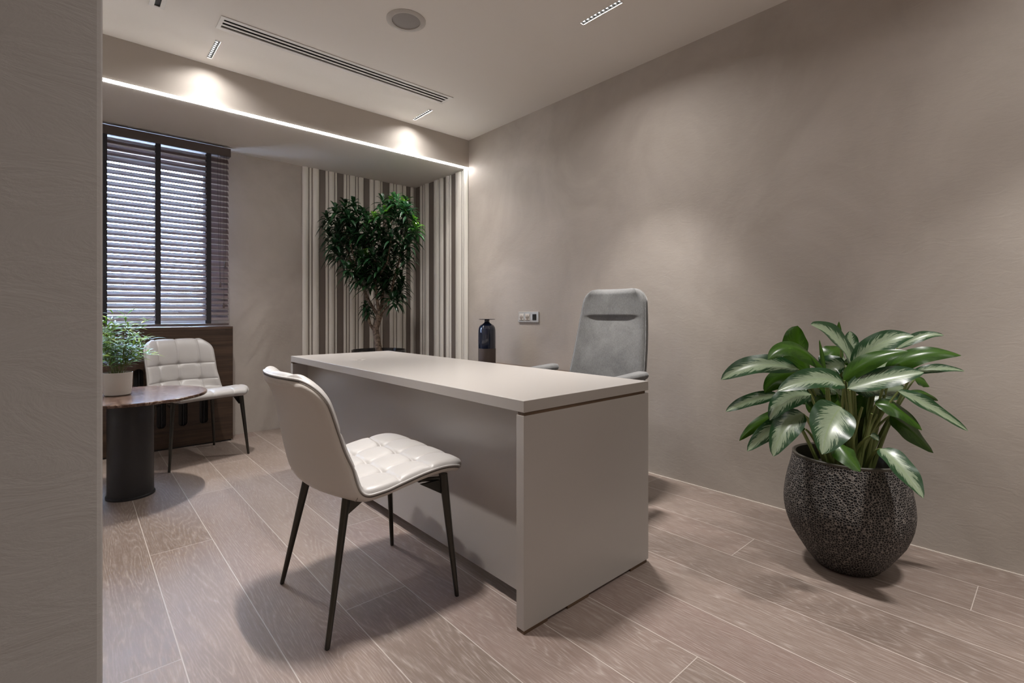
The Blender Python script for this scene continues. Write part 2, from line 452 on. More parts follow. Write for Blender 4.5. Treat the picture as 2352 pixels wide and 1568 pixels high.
# ---------------------------------------------------------------- recessed lamps
def make_lamp():
    r = thing('recessed_spotlight', '', 'ceiling light', (0, 0, ZC))
    bm = nb()
    for s in (-1, 1):
        box(bm, s*LW/2-(.0035 if s > 0 else 0), s*LW/2+(0 if s > 0 else .0035), -LH/2, LH/2, -.0015, .03)
        box(bm, -LW/2, LW/2, s*LH/2-(.003 if s > 0 else 0), s*LH/2+(0 if s > 0 else .003), -.0015, .03)
    obj('trim_frame', bm, M['whitemetal'], r)
    bm = nb(); n = 10; L = LH-.007; c = L/n
    box(bm, -.014, .014, -L/2, L/2, .028, .031)
    for i in range(n+1): box(bm, -.0135, .0135, -L/2+i*c-.0022, -L/2+i*c+.0022, .004, .028)
    for s in (-1, 1): box(bm, s*.0118-.0015, s*.0118+.0015, -L/2, L/2, .004, .028)
    obj('baffle', bm, M['slot'], r)
    bm = nb()
    for i in range(n): lathe([(0, 0), (.0060, .0015), (.0072, .004), (0, .004)], 14, (0, -L/2+(i+.5)*c, .008), bm)
    obj('lens_row', bm, M['lens'], r)
    for nm, w, sp in (('beam_light', SPOT_W, 68), ('spill_light', SPILL_W, 150)):
        ld = bpy.data.lights.new(nm, 'AREA'); ld.shape = 'RECTANGLE'; ld.size = .024; ld.size_y = LH-.02
        ld.energy = w; ld.spread = math.radians(sp); ld.color = (1, .965, .935)
        lo = bpy.data.objects.new(nm, ld); C.objects.link(lo); lo.parent = r; lo.location = (0, 0, .002)
    return r
labels = ['short recessed row of spots in the ceiling, nearest the inner corner of the room',
          'short recessed row of spots in the ceiling at the left end of the air vent',
          'brightest recessed row of ten spots in the ceiling near the top edge, over the desk',
          'recessed row of spots in the ceiling above the near white chair',
          'recessed row of spots in the ceiling above the potted plant by the right wall',
          'unseen recessed row of spots added to light the foreground wall', 'unseen recessed row of spots added as fill at the rear of the room, right side', 'unseen recessed row of spots added as fill at the rear of the room, left side',
          'unseen recessed row of spots added as fill behind the foreground wall, level with the near chair', 'unseen recessed row of spots added as fill behind the foreground wall, beside the beam']
lamp0 = make_lamp()
copies = [lamp0]+[copy_tree(lamp0) for _ in lamp_spots[1:]]
for i, (x, y) in enumerate(lamp_spots):
    o = copies[i]
    dim = {0: (.42, .45), 1: (.42, .45), 3: (.95, .38), 4: (.8, .8), 5: (.38, .38), 8: (.12, .18), 9: (.25, .15)}.get(i)      # each lamp is dimmed on its own
    if dim:
        for ch in o.children:
            if ch.type == 'LIGHT': ch.data = ch.data.copy(); ch.data.energy *= dim['spill' in ch.name]
    if i in (0, 1):                                # extra light added at these lamps to brighten the window bay
        ld = bpy.data.lights.new('bay_fill', 'AREA'); ld.shape = 'RECTANGLE'; ld.size = .024; ld.size_y = .12
        ld.energy = 5.5; ld.spread = math.radians(104); ld.color = (1, .965, .935)
        lo = bpy.data.objects.new('bay_fill', ld); C.objects.link(lo); lo.parent = o; lo.location = (0, -.065, .002)
    o.location = (x, y, ZC); o['label'] = labels[i]; o['group'] = 'recessed spotlights in the ceiling'

# ---------------------------------------------------------------- air vent, slot, speaker
x0, x1, y0, y1 = VENT
v = thing('air_vent', 'long white linear air vent with three black slots in the ceiling', 'air vent', ((x0+x1)/2, (y0+y1)/2, ZC))
hx, hy = (x1-x0)/2, (y1-y0)/2
obj('frame', slab_holes(-hx, hx, -hy, hy, -.003, .004, [(-hx+.02, hx-.024, -hy+.028, hy-.03)]), M['whitemetal'], v)
bm = slab_holes(-hx+.0185, hx-.0225, -hy+.0245, hy-.0265, .004, .05, [(-hx+.02, hx-.024, -hy+.028, hy-.03)])
box(bm, -hx+.0185, hx-.0225, -hy+.0245, hy-.0265, .05, .056); obj('duct', bm, M['slot'], v)
gy = (2*hy-.058)/5
for k in (1, 3):
    obj('blade', bx(-hx+.02, hx-.024, -hy+.028+k*gy+.001, -hy+.028+(k+1)*gy-.001, -.002, .001), M['whitemetal'], v)
s = thing('slot_diffuser', 'small white ceiling fitting with one dark slot, farthest from the right wall', 'ceiling fitting', (.3275, 3.08, ZC))
obj('frame', slab_holes(-.034, .034, -.14, .14, -.003, .004, [(-.0115, .0135, -.13, .125)]), M['whitemetal'], s)
obj('slot', bx(-.0115, .0135, -.1295, .1245, .003, .05), M['slot'], s)
sp = thing('ceiling_speaker', 'round grey speaker grille set in the ceiling beyond the air vent', 'speaker', (1.384, 2.442, ZC))
obj('rim', lathe([(.098, .001), (.108, 0), (.108, -.002), (.098, -.004), (.086, -.006), (.078, -.005), (.078, .0)], 64), M['speakerrim'], sp, True)
obj('grille', lathe([(0, -.0035), (.06, -.0035), (.078, -.002), (.078, .002), (0, .002)], 64), M['speaker'], sp, True)

# ---------------------------------------------------------------- fluted corner panelling
FWX = [105,150,155,172,177,224,226,264,267,286,290,330,334,348,350,390,392,412,416,430,434,473,477,492,496,532,535,568,571,602,606,648,650,663,665,708,710,738,740,757,760,800,803,827,829,853,855,880]
fw = [1.577,1.636,1.643,1.665,1.672,1.735,1.738,1.790,1.794,1.821,1.826,1.882,1.888,1.908,1.911,1.968,1.971,2.000,2.006,2.027,2.033,2.091,2.097,2.119,2.125,2.180,2.185,2.236,2.241,2.289,2.296,2.363,2.366,2.387,2.390,2.461,2.464,2.511,2.514,2.543,2.548,2.616,2.621,2.663,2.667,2.709,2.712,2.756]
dark_w = {3, 7, 13, 17, 22}
fr = [4.685,4.607,4.598,4.554,4.539,4.510,4.496,4.425,4.419,4.333,4.328,4.234,4.220,4.152,4.147,4.116,4.108,4.053,4.047,4.015,4.010,3.946,3.941,3.845,3.838,3.817,3.810,3.738]
dark_r = {0, 4, 7, 10}
def flute(bm, a, b, amp):
    """half-round vertical moulding from a to b in the local x, bulging to -y"""
    n = 8; prof = []
    for i in range(n+1):
        t_ = i/n; prof.append((a+(b-a)*t_, -.004-amp*math.sin(PI*t_)**.55))
    prof = [(a, 0)]+prof+[(b, 0)]
    lo = [bm.verts.new((x, y, 0)) for x, y in prof]; hi = [bm.verts.new((x, y, ZB-.0015)) for x, y in prof]
    for i in range(len(prof)-1): bm.faces.new((lo[i], lo[i+1], hi[i+1], hi[i]))
    bm.faces.new(hi); bm.faces.new(lo[::-1])
def panel(name_label, segs, dark, loc, rot):
    p = thing('fluted_wall_panel', name_label, 'wall panel', loc, rot, 'fluted cream and taupe panels in the corner')
    a, b = segs[0][0], segs[-1][1]
    obj('backing', bx(a, b, -.004, 0, 0, ZB-.001), M['taupe'], p)
    bc, bd = nb(), nb()
    for i, (s0, s1) in enumerate(segs):
        if i in dark: box(bd, s0, s1, -.007, -.004, 0, ZB-.0015)
        else: flute(bc, s0+.0005, s1-.0005, min(.020, (s1-s0)*.30))
    obj('flutes', bc, M['cream'], p, True); obj('flat_strips', bd, M['taupe'], p)
    return p
sw = [(fw[i]-1.577, fw[i+1]-1.577) for i in range(0, len(fw), 2)]
panel('cream and taupe fluted panel on the window wall behind the tall tree', sw, dark_w, (1.577, YW-.001, 0), 0)
sr = [(4.685-fr[i], 4.685-fr[i+1]) for i in range(0, len(fr), 2)]
panel('cream and taupe fluted panel on the right wall between the corner and the blue vase', sr, dark_r, (XR-.001, 4.685, 0), -PI/2)

# ---------------------------------------------------------------- window blind
bl = thing('window_blind', 'dark brown wooden slatted blind hanging over the window', 'blind', (.33, 4.56, .937))
BX0, BX1 = -.38-.33, .943-.33
obj('headrail', bx(BX0-.01, .957-.33, -.03, .045, 2.312-.937, 2.378-.937, bev=.002), M['headbox'], bl)
bm = nb(); n = 30; th = math.radians(49); w = .05; z = .998-.937; pitch = (2.275-.998)/(n-1)
for i in range(n):
    zc = z+i*pitch; dy, dz = math.cos(th)*w/2, math.sin(th)*w/2
    nv = Vector((0, -math.sin(th), math.cos(th)))*.0014
    vv = []
    for x in (BX0, BX1):
        for sgn, t_ in ((-1, -1), (0, -1), (1, -1), (1, 1), (0, 1), (-1, 1)):
            crown = .0022 if sgn == 0 else 0
            c = Vector((x, sgn*dy, zc+sgn*dz)) + nv*t_ + Vector((0, -math.sin(th), math.cos(th)))*crown
            vv.append(bm.verts.new(c))
    for k in range(6): bm.faces.new((vv[k], vv[(k+1) % 6], vv[6+(k+1) % 6], vv[6+k]))
    bm.faces.new(vv[0:6][::-1]); bm.faces.new(vv[6:12])
obj('slats', bm, M['slat'], bl)
obj('bottom_rail', bx(BX0, BX1, -.026, .026, .004, .016, bev=.002), M['headbox'], bl)
for tx in (.159, .472, .802, -.156):
    bm = nb()
    box(bm, tx-.33-.016, tx-.33+.016, -.024, -.0228, .004, 1.385); box(bm, tx-.33-.016, tx-.33+.016, .0228, .024, .004, 1.385)
    obj('ladder_tape', bm, M['tape'], bl)
for (xa, xb, zt) in ((.862, .880, 1.285), (.880, .880, 1.285), (.925, .915, 1.45), (.905, .905, 1.12)):
    bm = tube(nb(), bez((xa-.33, -.034, 2.315-.937), (xa-.33, -.034, zt-.937+.3), (xb-.33, -.034, zt-.937), 8), .0009, 5)
    cobj = obj('cord', bm, M['tape'], bl)
    if xa != .862: obj('tassel', lathe([(0, .002), (.004, 0), (.0065, -.006), (.0075, -.034), (.006, -.042), (0, -.042)], 12, (xb-.33, -.034, zt-.937)), M['headbox'], cobj, True)

# ---------------------------------------------------------------- window cabinet (radiator cover)
cb = thing('radiator_cabinet', 'brown oak cabinet with rounded vertical slots under the window', 'cabinet', (.3, 4.6, 0))
def slotted_front(x0, x1, z0, z1, y0, y1, slots, r):
    bm = nb(); es = []
    def loop(pts):
        vv = [bm.verts.new((x, y0, z_)) for x, z_ in pts]
        for i in range(len(vv)): es.append(bm.edges.new((vv[i], vv[(i+1) % len(vv)])))
    loop([(x0, z0), (x1, z0), (x1, z1), (x0, z1)])
    for cx, za, zb in slots:
        pts = [(cx+r*math.cos(a), za+r+r*math.sin(a)) for a in [PI+PI*i/12 for i in range(13)]]
        pts += [(cx+r*math.cos(a), zb-r+r*math.sin(a)) for a in [PI*i/12 for i in range(13)]]
        loop(pts)
    bmesh.ops.triangle_fill(bm, edges=es, use_beauty=True)
    r_ = bmesh.ops.extrude_face_region(bm, geom=bm.faces[:])
    bmesh.ops.translate(bm, verts=[e for e in r_['geom'] if isinstance(e, bmesh.types.BMVert)], vec=(0, y1-y0, 0))
    return bm
slots = [(x-.3, .165, .625) for x in (.7625, .6255, .4885, .3515, .2145, .0775, -.0595, -.1965)]
obj('front_panel', slotted_front(XL+.05-.3, .967-.3, .012, .898, -.09, -.070, slots, .0295), M['cabwood'], cb)
obj('side_panel', bx(.949-.3, .967-.3, -.070, .099, .012, .898), M['cabwood'], cb)
obj('top_board', bx(XL+.05-.3, .967-.3, -.09, .099, .899, .928, bev=.001), M['cabwood'], cb)
obj('plinth', bx(XL+.05-.3, .955-.3, -.078, .099, 0, .012), M['black'], cb)
obj('interior', bx(XL+.06-.3, .945-.3, -.055, .095, .014, .89), M['blackhole'], cb)
for cx, za, zb in slots:
    obj('radiator_column', tube(nb(), [(cx+.006, -.0615, za-.02), (cx+.006, -.0615, zb+.02)], .0075, 10), M['black'], cb, True)

# ---------------------------------------------------------------- desk
DX0, DX1, DY0, DY1 = 1.075, 1.785, 1.149, 3.415
dk = thing('office_desk', 'large taupe desk with a slab top and full side panels', 'desk', ((DX0+DX1)/2, (DY0+DY1)/2, 0))
ox, oy = (DX0+DX1)/2, (DY0+DY1)/2
def D(x0, x1, y0, y1, z0, z1, bev=0): return bx(x0-ox, x1-ox, y0-oy, y1-oy, z0, z1, bev=bev)
obj('desk_top', D(DX0, DX1, DY0, DY1, .712, .75, .0012), M['desk'], dk)
for ya, yb in ((DY0, DY0+.036), (DY1-.036, DY1)):
    obj('spacer_strip', D(DX0+.002, DX1-.024, ya+.0012 if ya == DY0 else ya+.003, yb-.006 if ya == DY0 else yb-.0012, .7015, .712), M['walnut'], dk)
    pn = obj('side_panel', D(DX0, DX1, ya, yb, .0115, .7013, .001), M['desk'], dk)
    for xa, xb in ((DX0+.001, DX0+.11), (1.285, 1.40), (1.66, DX1-.012)):
        obj('foot', D(xa, xb, ya+.001, yb-.002, 0, .0115), M['walnut'], pn)
obj('modesty_panel', D(1.17, 1.19, DY0+.036, DY1-.036, .052, .7118), M['desk'], dk)
obj('rear_rail', D(1.45, 1.51, DY0+.036, DY1-.036, .66, .7118), M['desk'], dk)
gm = obj('cable_grommet', lathe([(.0, .001), (.020, .001), (.021, .0018), (.037, .0022), (.0385, .0012), (.0385, .0)], 40, (1.283-ox, 2.828-oy, .7499)), M['grommet'], dk, True)
obj('cable_slot', bx(1.283-ox-.012, 1.283-ox+.012, 2.828-oy-.008, 2.828-oy+.008, .7509, .7514), M['slot'], gm)

# ---------------------------------------------------------------- low sideboard and vase behind the desk
sb = thing('sideboard', 'low dark wood sideboard along the right wall behind the desk, topped by the vase', 'sideboard', (2.56, 2.95, 0))
obj('top', bx(-.21, .218, -.62, .62, .572, .60, bev=.001), M['walnuty'], sb)
obj('body', bx(-.20, .21, -.61, .61, .06, .572), M['desk'], sb)
for k in range(3):
    dr = obj('door', bx(-.218, -.201, -.608+k*.406, -.204+k*.406, .065, .566, bev=.001), M['desk'], sb)
    obj('handle', bx(-.226, -.218, -.608+k*.406+.17, -.608+k*.406+.23, .53, .54), M['gun'], dr)
obj('plinth', bx(-.18, .20, -.59, .59, 0, .06), M['black'], sb)
vz = thing('bottle_vase', 'dark blue glazed bottle vase with a flat flared lip and a raw brown clay foot', 'vase', (2.516, 3.13, .60))
R_ = .0715
prof = [(0, .1495), (R_, .1495), (R_+.0005, .20), (R_, .27), (R_*.985, .30), (R_*.93, .32), (R_*.80, .336), (R_*.55, .348), (R_*.36, .356), (R_*.29, .364), (R_*.29, .378), (R_*.42, .381), (R_*.93, .3835), (R_*.98, .387), (R_*.93, .389), (R_*.42, .3865), (R_*.24, .380), (R_*.24, .34), (0, .33)]
obj('glazed_body', lathe(prof, 56), M['vase'], vz, True)
obj('clay_foot', lathe([(0, 0), (R_*.96, 0), (R_*.99, .004), (R_*.995, .08), (R_, .1495), (0, .1495)], 56), M['vasebase'], vz, True)

# ---------------------------------------------------------------- wall socket
so = thing('wall_socket', 'three-gang wall socket plate with two ivory power outlets and a black data outlet', 'socket', (XR, 2.912, 1.004))
obj('plate', bx(-.009, 0, -.119, .119, -.044, .044, bev=.002), M['socketplate'], so)
for yy in (.079, .008):
    f = obj('outlet', bx(-.013, -.008, yy-.025, yy+.025, -.026, .026, bev=.002), M['socket'], so)
    bm = lathe([(0, .0012), (.019, .0012), (.0205, .0005), (.0205, 0), (0, 0)], 28)
    bmesh.ops.rotate(bm, verts=bm.verts, cent=(0, 0, 0), matrix=Matrix.Rotation(-PI/2, 3, 'Y')); bmesh.ops.translate(bm, verts=bm.verts, vec=(-.013, yy, 0))
    obj('well', bm, M['socketin'], f, True)
    for q in (-.0095, .0095):
        obj('pin_hole', bx(-.0150, -.0138, yy+q-.0028, yy+q+.0028, -.003, .003), M['slot'], f)
f = obj('data_outlet', bx(-.0125, -.008, -.094, -.052, -.024, .024, bev=.001), M['slot'], so)
obj('port', bx(-.0132, -.0124, -.081, -.065, -.006, .002), M['gun'], f)

# ---------------------------------------------------------------- tufted side chairs
def prof_curve():
    pts = [(.262, .448), (.255, .468), (.205, .478), (.12, .470), (.02, .458), (-.08, .448), (-.155, .446), (-.205, .462), (-.238, .505), (-.256, .57), (-.270, .65), (-.284, .73), (-.300, .785), (-.320, .818), (-.338, .828)]
    P = [Vector((a, 0, b)) for a, b in pts]; out = []
    for i in range(len(P)-1):
        p0, p1, p2, p3 = P[max(i-1, 0)], P[i], P[i+1], P[min(i+2, len(P)-1)]
        for k in range(8):
            s_ = k/8
            out.append(.5*((2*p1)+(-p0+p2)*s_+(2*p0-5*p1+4*p2-p3)*s_**2+(-p0+3*p1-3*p2+p3)*s_**3))
    out.append(P[-1]); return out
PC = prof_curve(); cum = [0]
for a, b in zip(PC, PC[1:]): cum.append(cum[-1]+(b-a).length)
LT = cum[-1]
def on_curve(s_):
    s_ = max(0, min(LT, s_))
    for i in range(len(cum)-1):
        if cum[i+1] >= s_:
            t_ = (s_-cum[i])/max(1e-9, cum[i+1]-cum[i]); p = PC[i].lerp(PC[i+1], t_)
            a = PC[max(i-2, 0)]; b = PC[min(i+3, len(PC)-1)]; return p, (b-a).normalized()
    return PC[-1], (PC[-1]-PC[-2]).normalized()
def hw(s_):
    """half width of the shell at curve length s_"""
    f = s_/LT
    w_ = .268 if f < .35 else .268-.036*(.5-.5*math.cos(PI*min(1, (f-.35)/.4)))
    rc = .085 if f < .5 else .105
    d = min(s_, LT-s_)
    if d < rc: w_ = w_-rc+math.sqrt(max(0, rc*rc-(rc-d)**2))
    return max(w_, .02)
ROWS = [.155, .285, .60, .725]; COLS = [-.135, 0, .135]
ROWS = [r*LT/.98 for r in (.17, .305, .63, .765)]
def shell_pt(u, s_, off):
    """u: -1..1 across; off: distance out of the seat surface"""
    p, tg = on_curve(s_); y = u*hw(s_); f = s_/LT
    nrm = Vector((tg.z, 0, -tg.x))
    if nrm.x < 0 and f > .5: nrm = -nrm
    if f <= .5 and nrm.z < 0: nrm = -nrm
    q = Vector((p.x, y, p.z))
    k = y/.26
    if f > .36:
        g = min(1, (f-.36)/.30); g = g*g*(3-2*g); q.x += (.120-.060*max(0, (f-.65)/.35))*g*abs(k)**2.0          # back wraps forward at its sides
        nrm = (nrm + Vector((0, -.38*g*k*abs(k), 0))).normalized()
    else:
        g = math.sin(PI*min(1, max(0, f/.36)))
        q.z += .010*g*abs(k)**2 - .010*(1-g)*abs(k)**3*(1 if f < .2 else 0)
        nrm = (nrm + Vector((0, -.10*g*k, 0))).normalized()
    return q+nrm*off
def puff(u, s_):
    y = u*hw(s_); h = 0.0
    d = min(s_, LT-s_); e = min(hw(s_)-abs(y), d)
    edge = 1-(1-min(1, max(0, e)/.030))**2
    cr = 1.0
    for c in COLS: cr = min(cr, 1-.20*math.exp(-((y-c)/.0048)**2)-.12*math.exp(-((y-c)/.022)**2))
    for r in ROWS: cr = min(cr, 1-.20*math.exp(-((s_-r)/.0048)**2)-.12*math.exp(-((s_-r)/.022)**2))
    bt = 0
    for c in COLS:
        for r in ROWS: bt += math.exp(-(((y-c)**2+(s_-r)**2)**.5/.017)**1.4)
    return (.006+.021*math.sqrt(max(0, edge)))*cr-.0175*min(1, bt)*edge-.0015
def build_shell(top):
    bm = nb(); NU, NS = 120, 220; g = []
    for i in range(NS+1):
        f = i/NS; s_ = LT*(f if 0 < i < NS else f)
        s_ = LT*(.5-.5*math.cos(PI*f))*.35+LT*f*.65
        row = []
        for j in range(NU+1):
            u = j/NU*2-1; u = math.sin(u*PI/2)*.35+u*.65
            if top: off = puff(u, s_)
            else:
                y = u*hw(s_); e = min(hw(s_)-abs(y), s_, LT-s_)
                ed = 1-(1-min(1, max(0, e)/.035))**2
                off = -.004-.020*math.sqrt(max(0, ed))
            row.append(bm.verts.new(shell_pt(u, s_, off)))
        g.append(row)
    for i in range(NS):
        for j in range(NU): bm.faces.new((g[i][j], g[i][j+1], g[i+1][j+1], g[i+1][j]))
    # close rim by a short skirt toward the middle surface
    rim = [g[0][j] for j in range(NU+1)]+[g[i][NU] for i in range(1, NS+1)]+[g[NS][j] for j in range(NU-1, -1, -1)]+[g[i][0] for i in range(NS-1, 0, -1)]
    return bm, rim
def rim_path(off, inset=0.0):
    pts = []
    for i in range(61): pts.append((1, i/60))
    out = []
    N = 150
    def P(u, f):
        s_ = LT*f; s_ = max(inset, min(LT-inset, s_)); return shell_pt(u*(1-inset/max(.03, hw(s_))), s_, off)
    for i in range(-16, 17): out.append(P(i/16, 0))
    for i in range(1, N): out.append(P(1, .5-.5*math.cos(PI*i/N)))
    for i in range(16, -17, -1): out.append(P(i/16, 1))
    for i in range(N-1, 0, -1): out.append(P(-1, .5-.5*math.cos(PI*i/N)))
    return out
def closed_tube(pts, r, n=6):
    bm = nb(); rings = []; N = len(pts)
    for i in range(N):
        t_ = (pts[(i+1) % N]-pts[i-1]); t_ = t_.normalized() if t_.length > 1e-7 else Vector((1, 0, 0))
        a = t_.cross(Vector((.13, .27, .95))).normalized(); b = t_.cross(a)
        rings.append([bm.verts.new(pts[i]+(a*math.cos(2*PI*k/n)+b*math.sin(2*PI*k/n))*r) for k in range(n)])
    for i in range(N):
        A, B = rings[i], rings[(i+1) % N]
        best = min(range(n), key=lambda q: (A[0].co-B[q].co).length)
        for k in range(n): bm.faces.new((A[k], A[(k+1) % n], B[(k+1+best) % n], B[(k+best) % n]))
    return bm
def make_chair():
    r = thing('tufted_side_chair', '', 'chair')
    bm, _ = build_shell(True); cu = obj('tufted_pad', bm, M['leather'], r, 'all')
    bm, _ = build_shell(False); sh = obj('shell', bm, M['leatherback'], r, 'all')
    me = cu.data
    obj('rim', closed_tube(rim_path(.002, .0015), .0048, 8), M['leather'], r, 'all')
    obj('seam', closed_tube(rim_path(-.0050, -.0005), .0010, 5), M['thread'], sh, 'all')
    # curved seam across the lower back of the shell
    pts = []
    for i in range(41):
        u = -1+i/20; u *= .97; s_ = LT*(.40+.15*u*u); e_ = min(hw(s_)*(1-abs(u)), s_)
        pts.append(shell_pt(u, s_, -.0046-.020*math.sqrt(max(0, 1-(1-min(1, e_/.035))**2))))
    obj('seam', tube(nb(), pts, .0016, 6), M['thread'], sh, 'all')
    for sx, sy in ((1, 1), (1, -1), (-1, 1), (-1, -1)):
        fx, fy = (.232, .258*sy) if sx > 0 else (-.232, .241*sy)
        tx, ty = (.196, .222*sy) if sx > 0 else (-.150, .185*sy)
        bm = nb(); N = 12; rings = []
        for i in range(9):
            f = i/8; c = Vector((tx, ty, .446 if sx > 0 else .432)).lerp(Vector((fx, fy, .003)), f)
            ra = .0175*(1-f)+.0085*f; rb = .0130*(1-f)+.0080*f
            d = Vector((sx*.8, sy*.8, 0)).normalized(); e = Vector((-d.y, d.x, 0))
            ring = []
            for k in range(N):
                a = 2*PI*k/N; ca, sa = math.cos(a), math.sin(a)
                rr = 1.0 - .14*max(0, ca)**6
                ring.append(bm.verts.new(c+d*(ca*ra*rr)+e*(sa*rb)))
            rings.append(ring)
        for A, B in zip(rings, rings[1:]):
            for k in range(N): bm.faces.new((A[k], A[(k+1) % N], B[(k+1) % N], B[k]))
        bm.faces.new(rings[0]); bm.faces.new(rings[-1][::-1])
        lg = obj('leg', bm, M['gun'], r, True)
        obj('glide', lathe([(0, 0), (.0065, 0), (.0078, .0035), (0, .0036)], 12, (fx, fy, 0)), M['black'], lg)
    bm = nb()
    for sx in (1, -1):
        ax = .125 if sx > 0 else -.110; ay = .190 if sx > 0 else .170
        box(bm, ax-.012, ax+.012, -ay, ay, .420, .434, bev=.003)
    for sy in (1, -1): box(bm, -.110, .125, sy*.10-.012, sy*.10+.012, .419, .433, bev=.003)
    for sx, sy in ((1, 1), (1, -1), (-1, 1), (-1, -1)):
        tube(bm, [((.125 if sx > 0 else -.110), sy*(.185 if sx > 0 else .165), .428), ((.190 if sx > 0 else -.148), sy*(.217 if sx > 0 else .182), .428)], .008, 8)
    for sx in (1, -1):
        for sy in (1, -1):
            ax = .190 if sx > 0 else -.148; ay = (.215 if sx > 0 else .180)*sy
            vv = [bm.verts.new(p) for p in ((ax-sx*.0, ay-.006*sy, .424), (ax-sx*.085, ay-.006*sy, .424), (ax, ay-.006*sy, .372), (ax, ay+.006*sy, .424), (ax-sx*.085, ay+.006*sy, .424), (ax, ay+.006*sy, .372))]
            for f in ((0, 1, 2), (3, 5, 4), (0, 3, 4, 1), (1, 4, 5, 2), (2, 5, 3, 0)): bm.faces.new([vv[q] for q in f])
    obj('under_frame', bm, M['gun'], r)
    return r
ch1 = make_chair(); ch1.location = (.818, 1.737, 0); ch1.rotation_euler = (0, 0, math.radians(-1.5))
ch1['label'] = 'near pale leather chair seen from behind, pushed toward the desk'; ch1['group'] = 'tufted pale leather chairs'
ch2 = copy_tree(ch1); ch2.location = (.648, 4.150, 0); ch2.rotation_euler = (0, 0, math.radians(-74.8))
ch2['label'] = 'far pale leather tufted chair under the window beside the round table'

# ---------------------------------------------------------------- round side table
tb = thing('side_table', 'round side table with brown marble top on a black cylinder base', 'table', (.24, 3.53, 0))
obj('table_top', lathe([(0, .553), (.366, .553), (.370, .5565), (.370, .5665), (.367, .57), (0, .57)], 96), M['marble'], tb, True)
obj('pedestal', lathe([(0, .012), (.1075, .012), (.1075, .545), (.10, .553), (0, .553)], 64), M['black'], tb, True)
obj('base_ring', lathe([(0, 0), (.114, 0), (.114, .010), (.108, .013), (0, .013)], 64), M['black'], tb, True)

# leaves --------------------------------------------------------
class Foliage:
    def __init__(s):
        s.bm = nb(); s.uv = s.bm.loops.layers.uv.new('UVMap'); s.r = s.bm.loops.layers.float.new('rnd')
    def leaf(s, p0, p1, ctrl, nrm, width, shape='lance', fold=.25, flip=False, rnd=None, nseg=8, wave=0, na=2):
        rnd = random.random() if rnd is None else rnd
        pts = bez(p0, ctrl, p1, nseg); rows = []
        for i, p in enumerate(pts):
            f = i/nseg
            t_ = (pts[min(i+1, nseg)]-pts[max(i-1, 0)]).normalized()
            side = t_.cross(nrm)
            if side.length < 1e-3: side = t_.orthogonal()
            side.normalize(); n2 = side.cross(t_).normalized()
            if shape == 'lance': w_ = math.sin(PI*min(1, f*1.0)**.75)**.8 if 0 < f < 1 else 0
            elif shape == 'oval': w_ = (math.sin(PI*f**.82)**.62)*(1-.10*f) if 0 < f < 1 else 0
            else: w_ = math.sin(PI*f**.6) if 0 < f < 1 else 0
            w_ = max(w_, .02)*width/2; row = []
            for k in range(-na, na+1):
                q = k/na
                z_ = fold*abs(q)*w_ + (wave*math.sin(f*11+q*2+rnd*6)*abs(q)**2*w_)
                row.append((s.bm.verts.new(p+side*(q*w_)+n2*z_), (q*.5+.5, f)))
            rows.append(row)
        for a, b in zip(rows, rows[1:]):
            for k in range(2*na):
                quad = [a[k], a[k+1], b[k+1], b[k]]
                if flip: quad = quad[::-1]
                f_ = s.bm.faces.new([x[0] for x in quad]); f_.smooth = True
                for lp, x in zip(f_.loops, quad): lp[s.uv].uv = x[1]; lp[s.r] = rnd
    def done(s, name, m, parent):
        me = bpy.data.meshes.new(name); s.bm.to_mesh(me); s.bm.free()
        return link(name, me, m, parent)

# ---------------------------------------------------------------- small bamboo in white pot on the table
bp = Vector((.183, 3.56, .57))
bb = thing('potted_bamboo', 'small feathery green plant in a white pot on the marble table', 'plant', bp)
obj('pot', lathe([(0, 0), (.052, 0), (.060, .006), (.066, .05), (.069, .128), (.0665, .130), (.064, .120), (.060, .105), (0, .104)], 48), M['white_pot'], bb, True)
obj('soil', lathe([(0, .110), (.055, .108), (.0625, .104)], 32), M['soil'], bb, True)
random.seed(11); fo = Foliage(); st = nb()
def bam_stem(base, tip, ctrl, nl, spread=.05, ln=.075):
    pts = bez(base, ctrl, tip, 10); tube(st, pts, [.0017*(1-i/12) for i in range(11)], 5)
    for i in range(nl):
        f = .25+.75*(i+random.random())/nl; k = min(9, int(f*10)); p = pts[k].lerp(pts[k+1], f*10-k)
        a = random.uniform(0, 2*PI); up = random.uniform(-.45, .55)
        d = (Vector((math.cos(a), math.sin(a), up)).normalized()*.8+(tip-base).normalized()*.35).normalized()
        l_ = ln*random.uniform(.55, 1.15); e = p+d*l_-Vector((0, 0, l_*.18)); c = p+d*l_*.55+Vector((0, 0, l_*.12))
        fo.leaf(p, e, c, Vector((random.uniform(-.4, .4), random.uniform(-.8, 0), 1)), random.uniform(.005, .0090), 'lance', .2, nseg=4, na=1)
for i in range(34):
    a = random.uniform(0, 2*PI); rr = random.uniform(0, .035); base = Vector((rr*math.cos(a), rr*math.sin(a), .106))
    a2 = a+random.uniform(-.5, .5); sp_ = random.uniform(.02, .16); h_ = random.uniform(.10, .36)*(1 if sp_ < .10 else .7)
    tip = Vector((sp_*math.cos(a2), sp_*math.sin(a2), .11+h_)); ctrl = base.lerp(tip, .5)+Vector((-.2*sp_*math.cos(a2), -.2*sp_*math.sin(a2), .06))
    bam_stem(base, tip, ctrl, 20, ln=.085)
for (dx, dy, dz) in ((.17, .02, .36), (.14, -.03, .27), (.06, .02, .33), (.11, .03, .31), (-.12, 0, .25)):
    d0 = RT*dx+FW*dy
    bam_stem(Vector((.01, 0, .106)), Vector((d0.x, d0.y, .11+dz*.86)), Vector((d0.x*.25, d0.y*.25, .11+dz*.85)), 20, ln=.06)
obj('stems', st, M['bamstem'], bb, True); fo.done('foliage', M['bam'], bb)

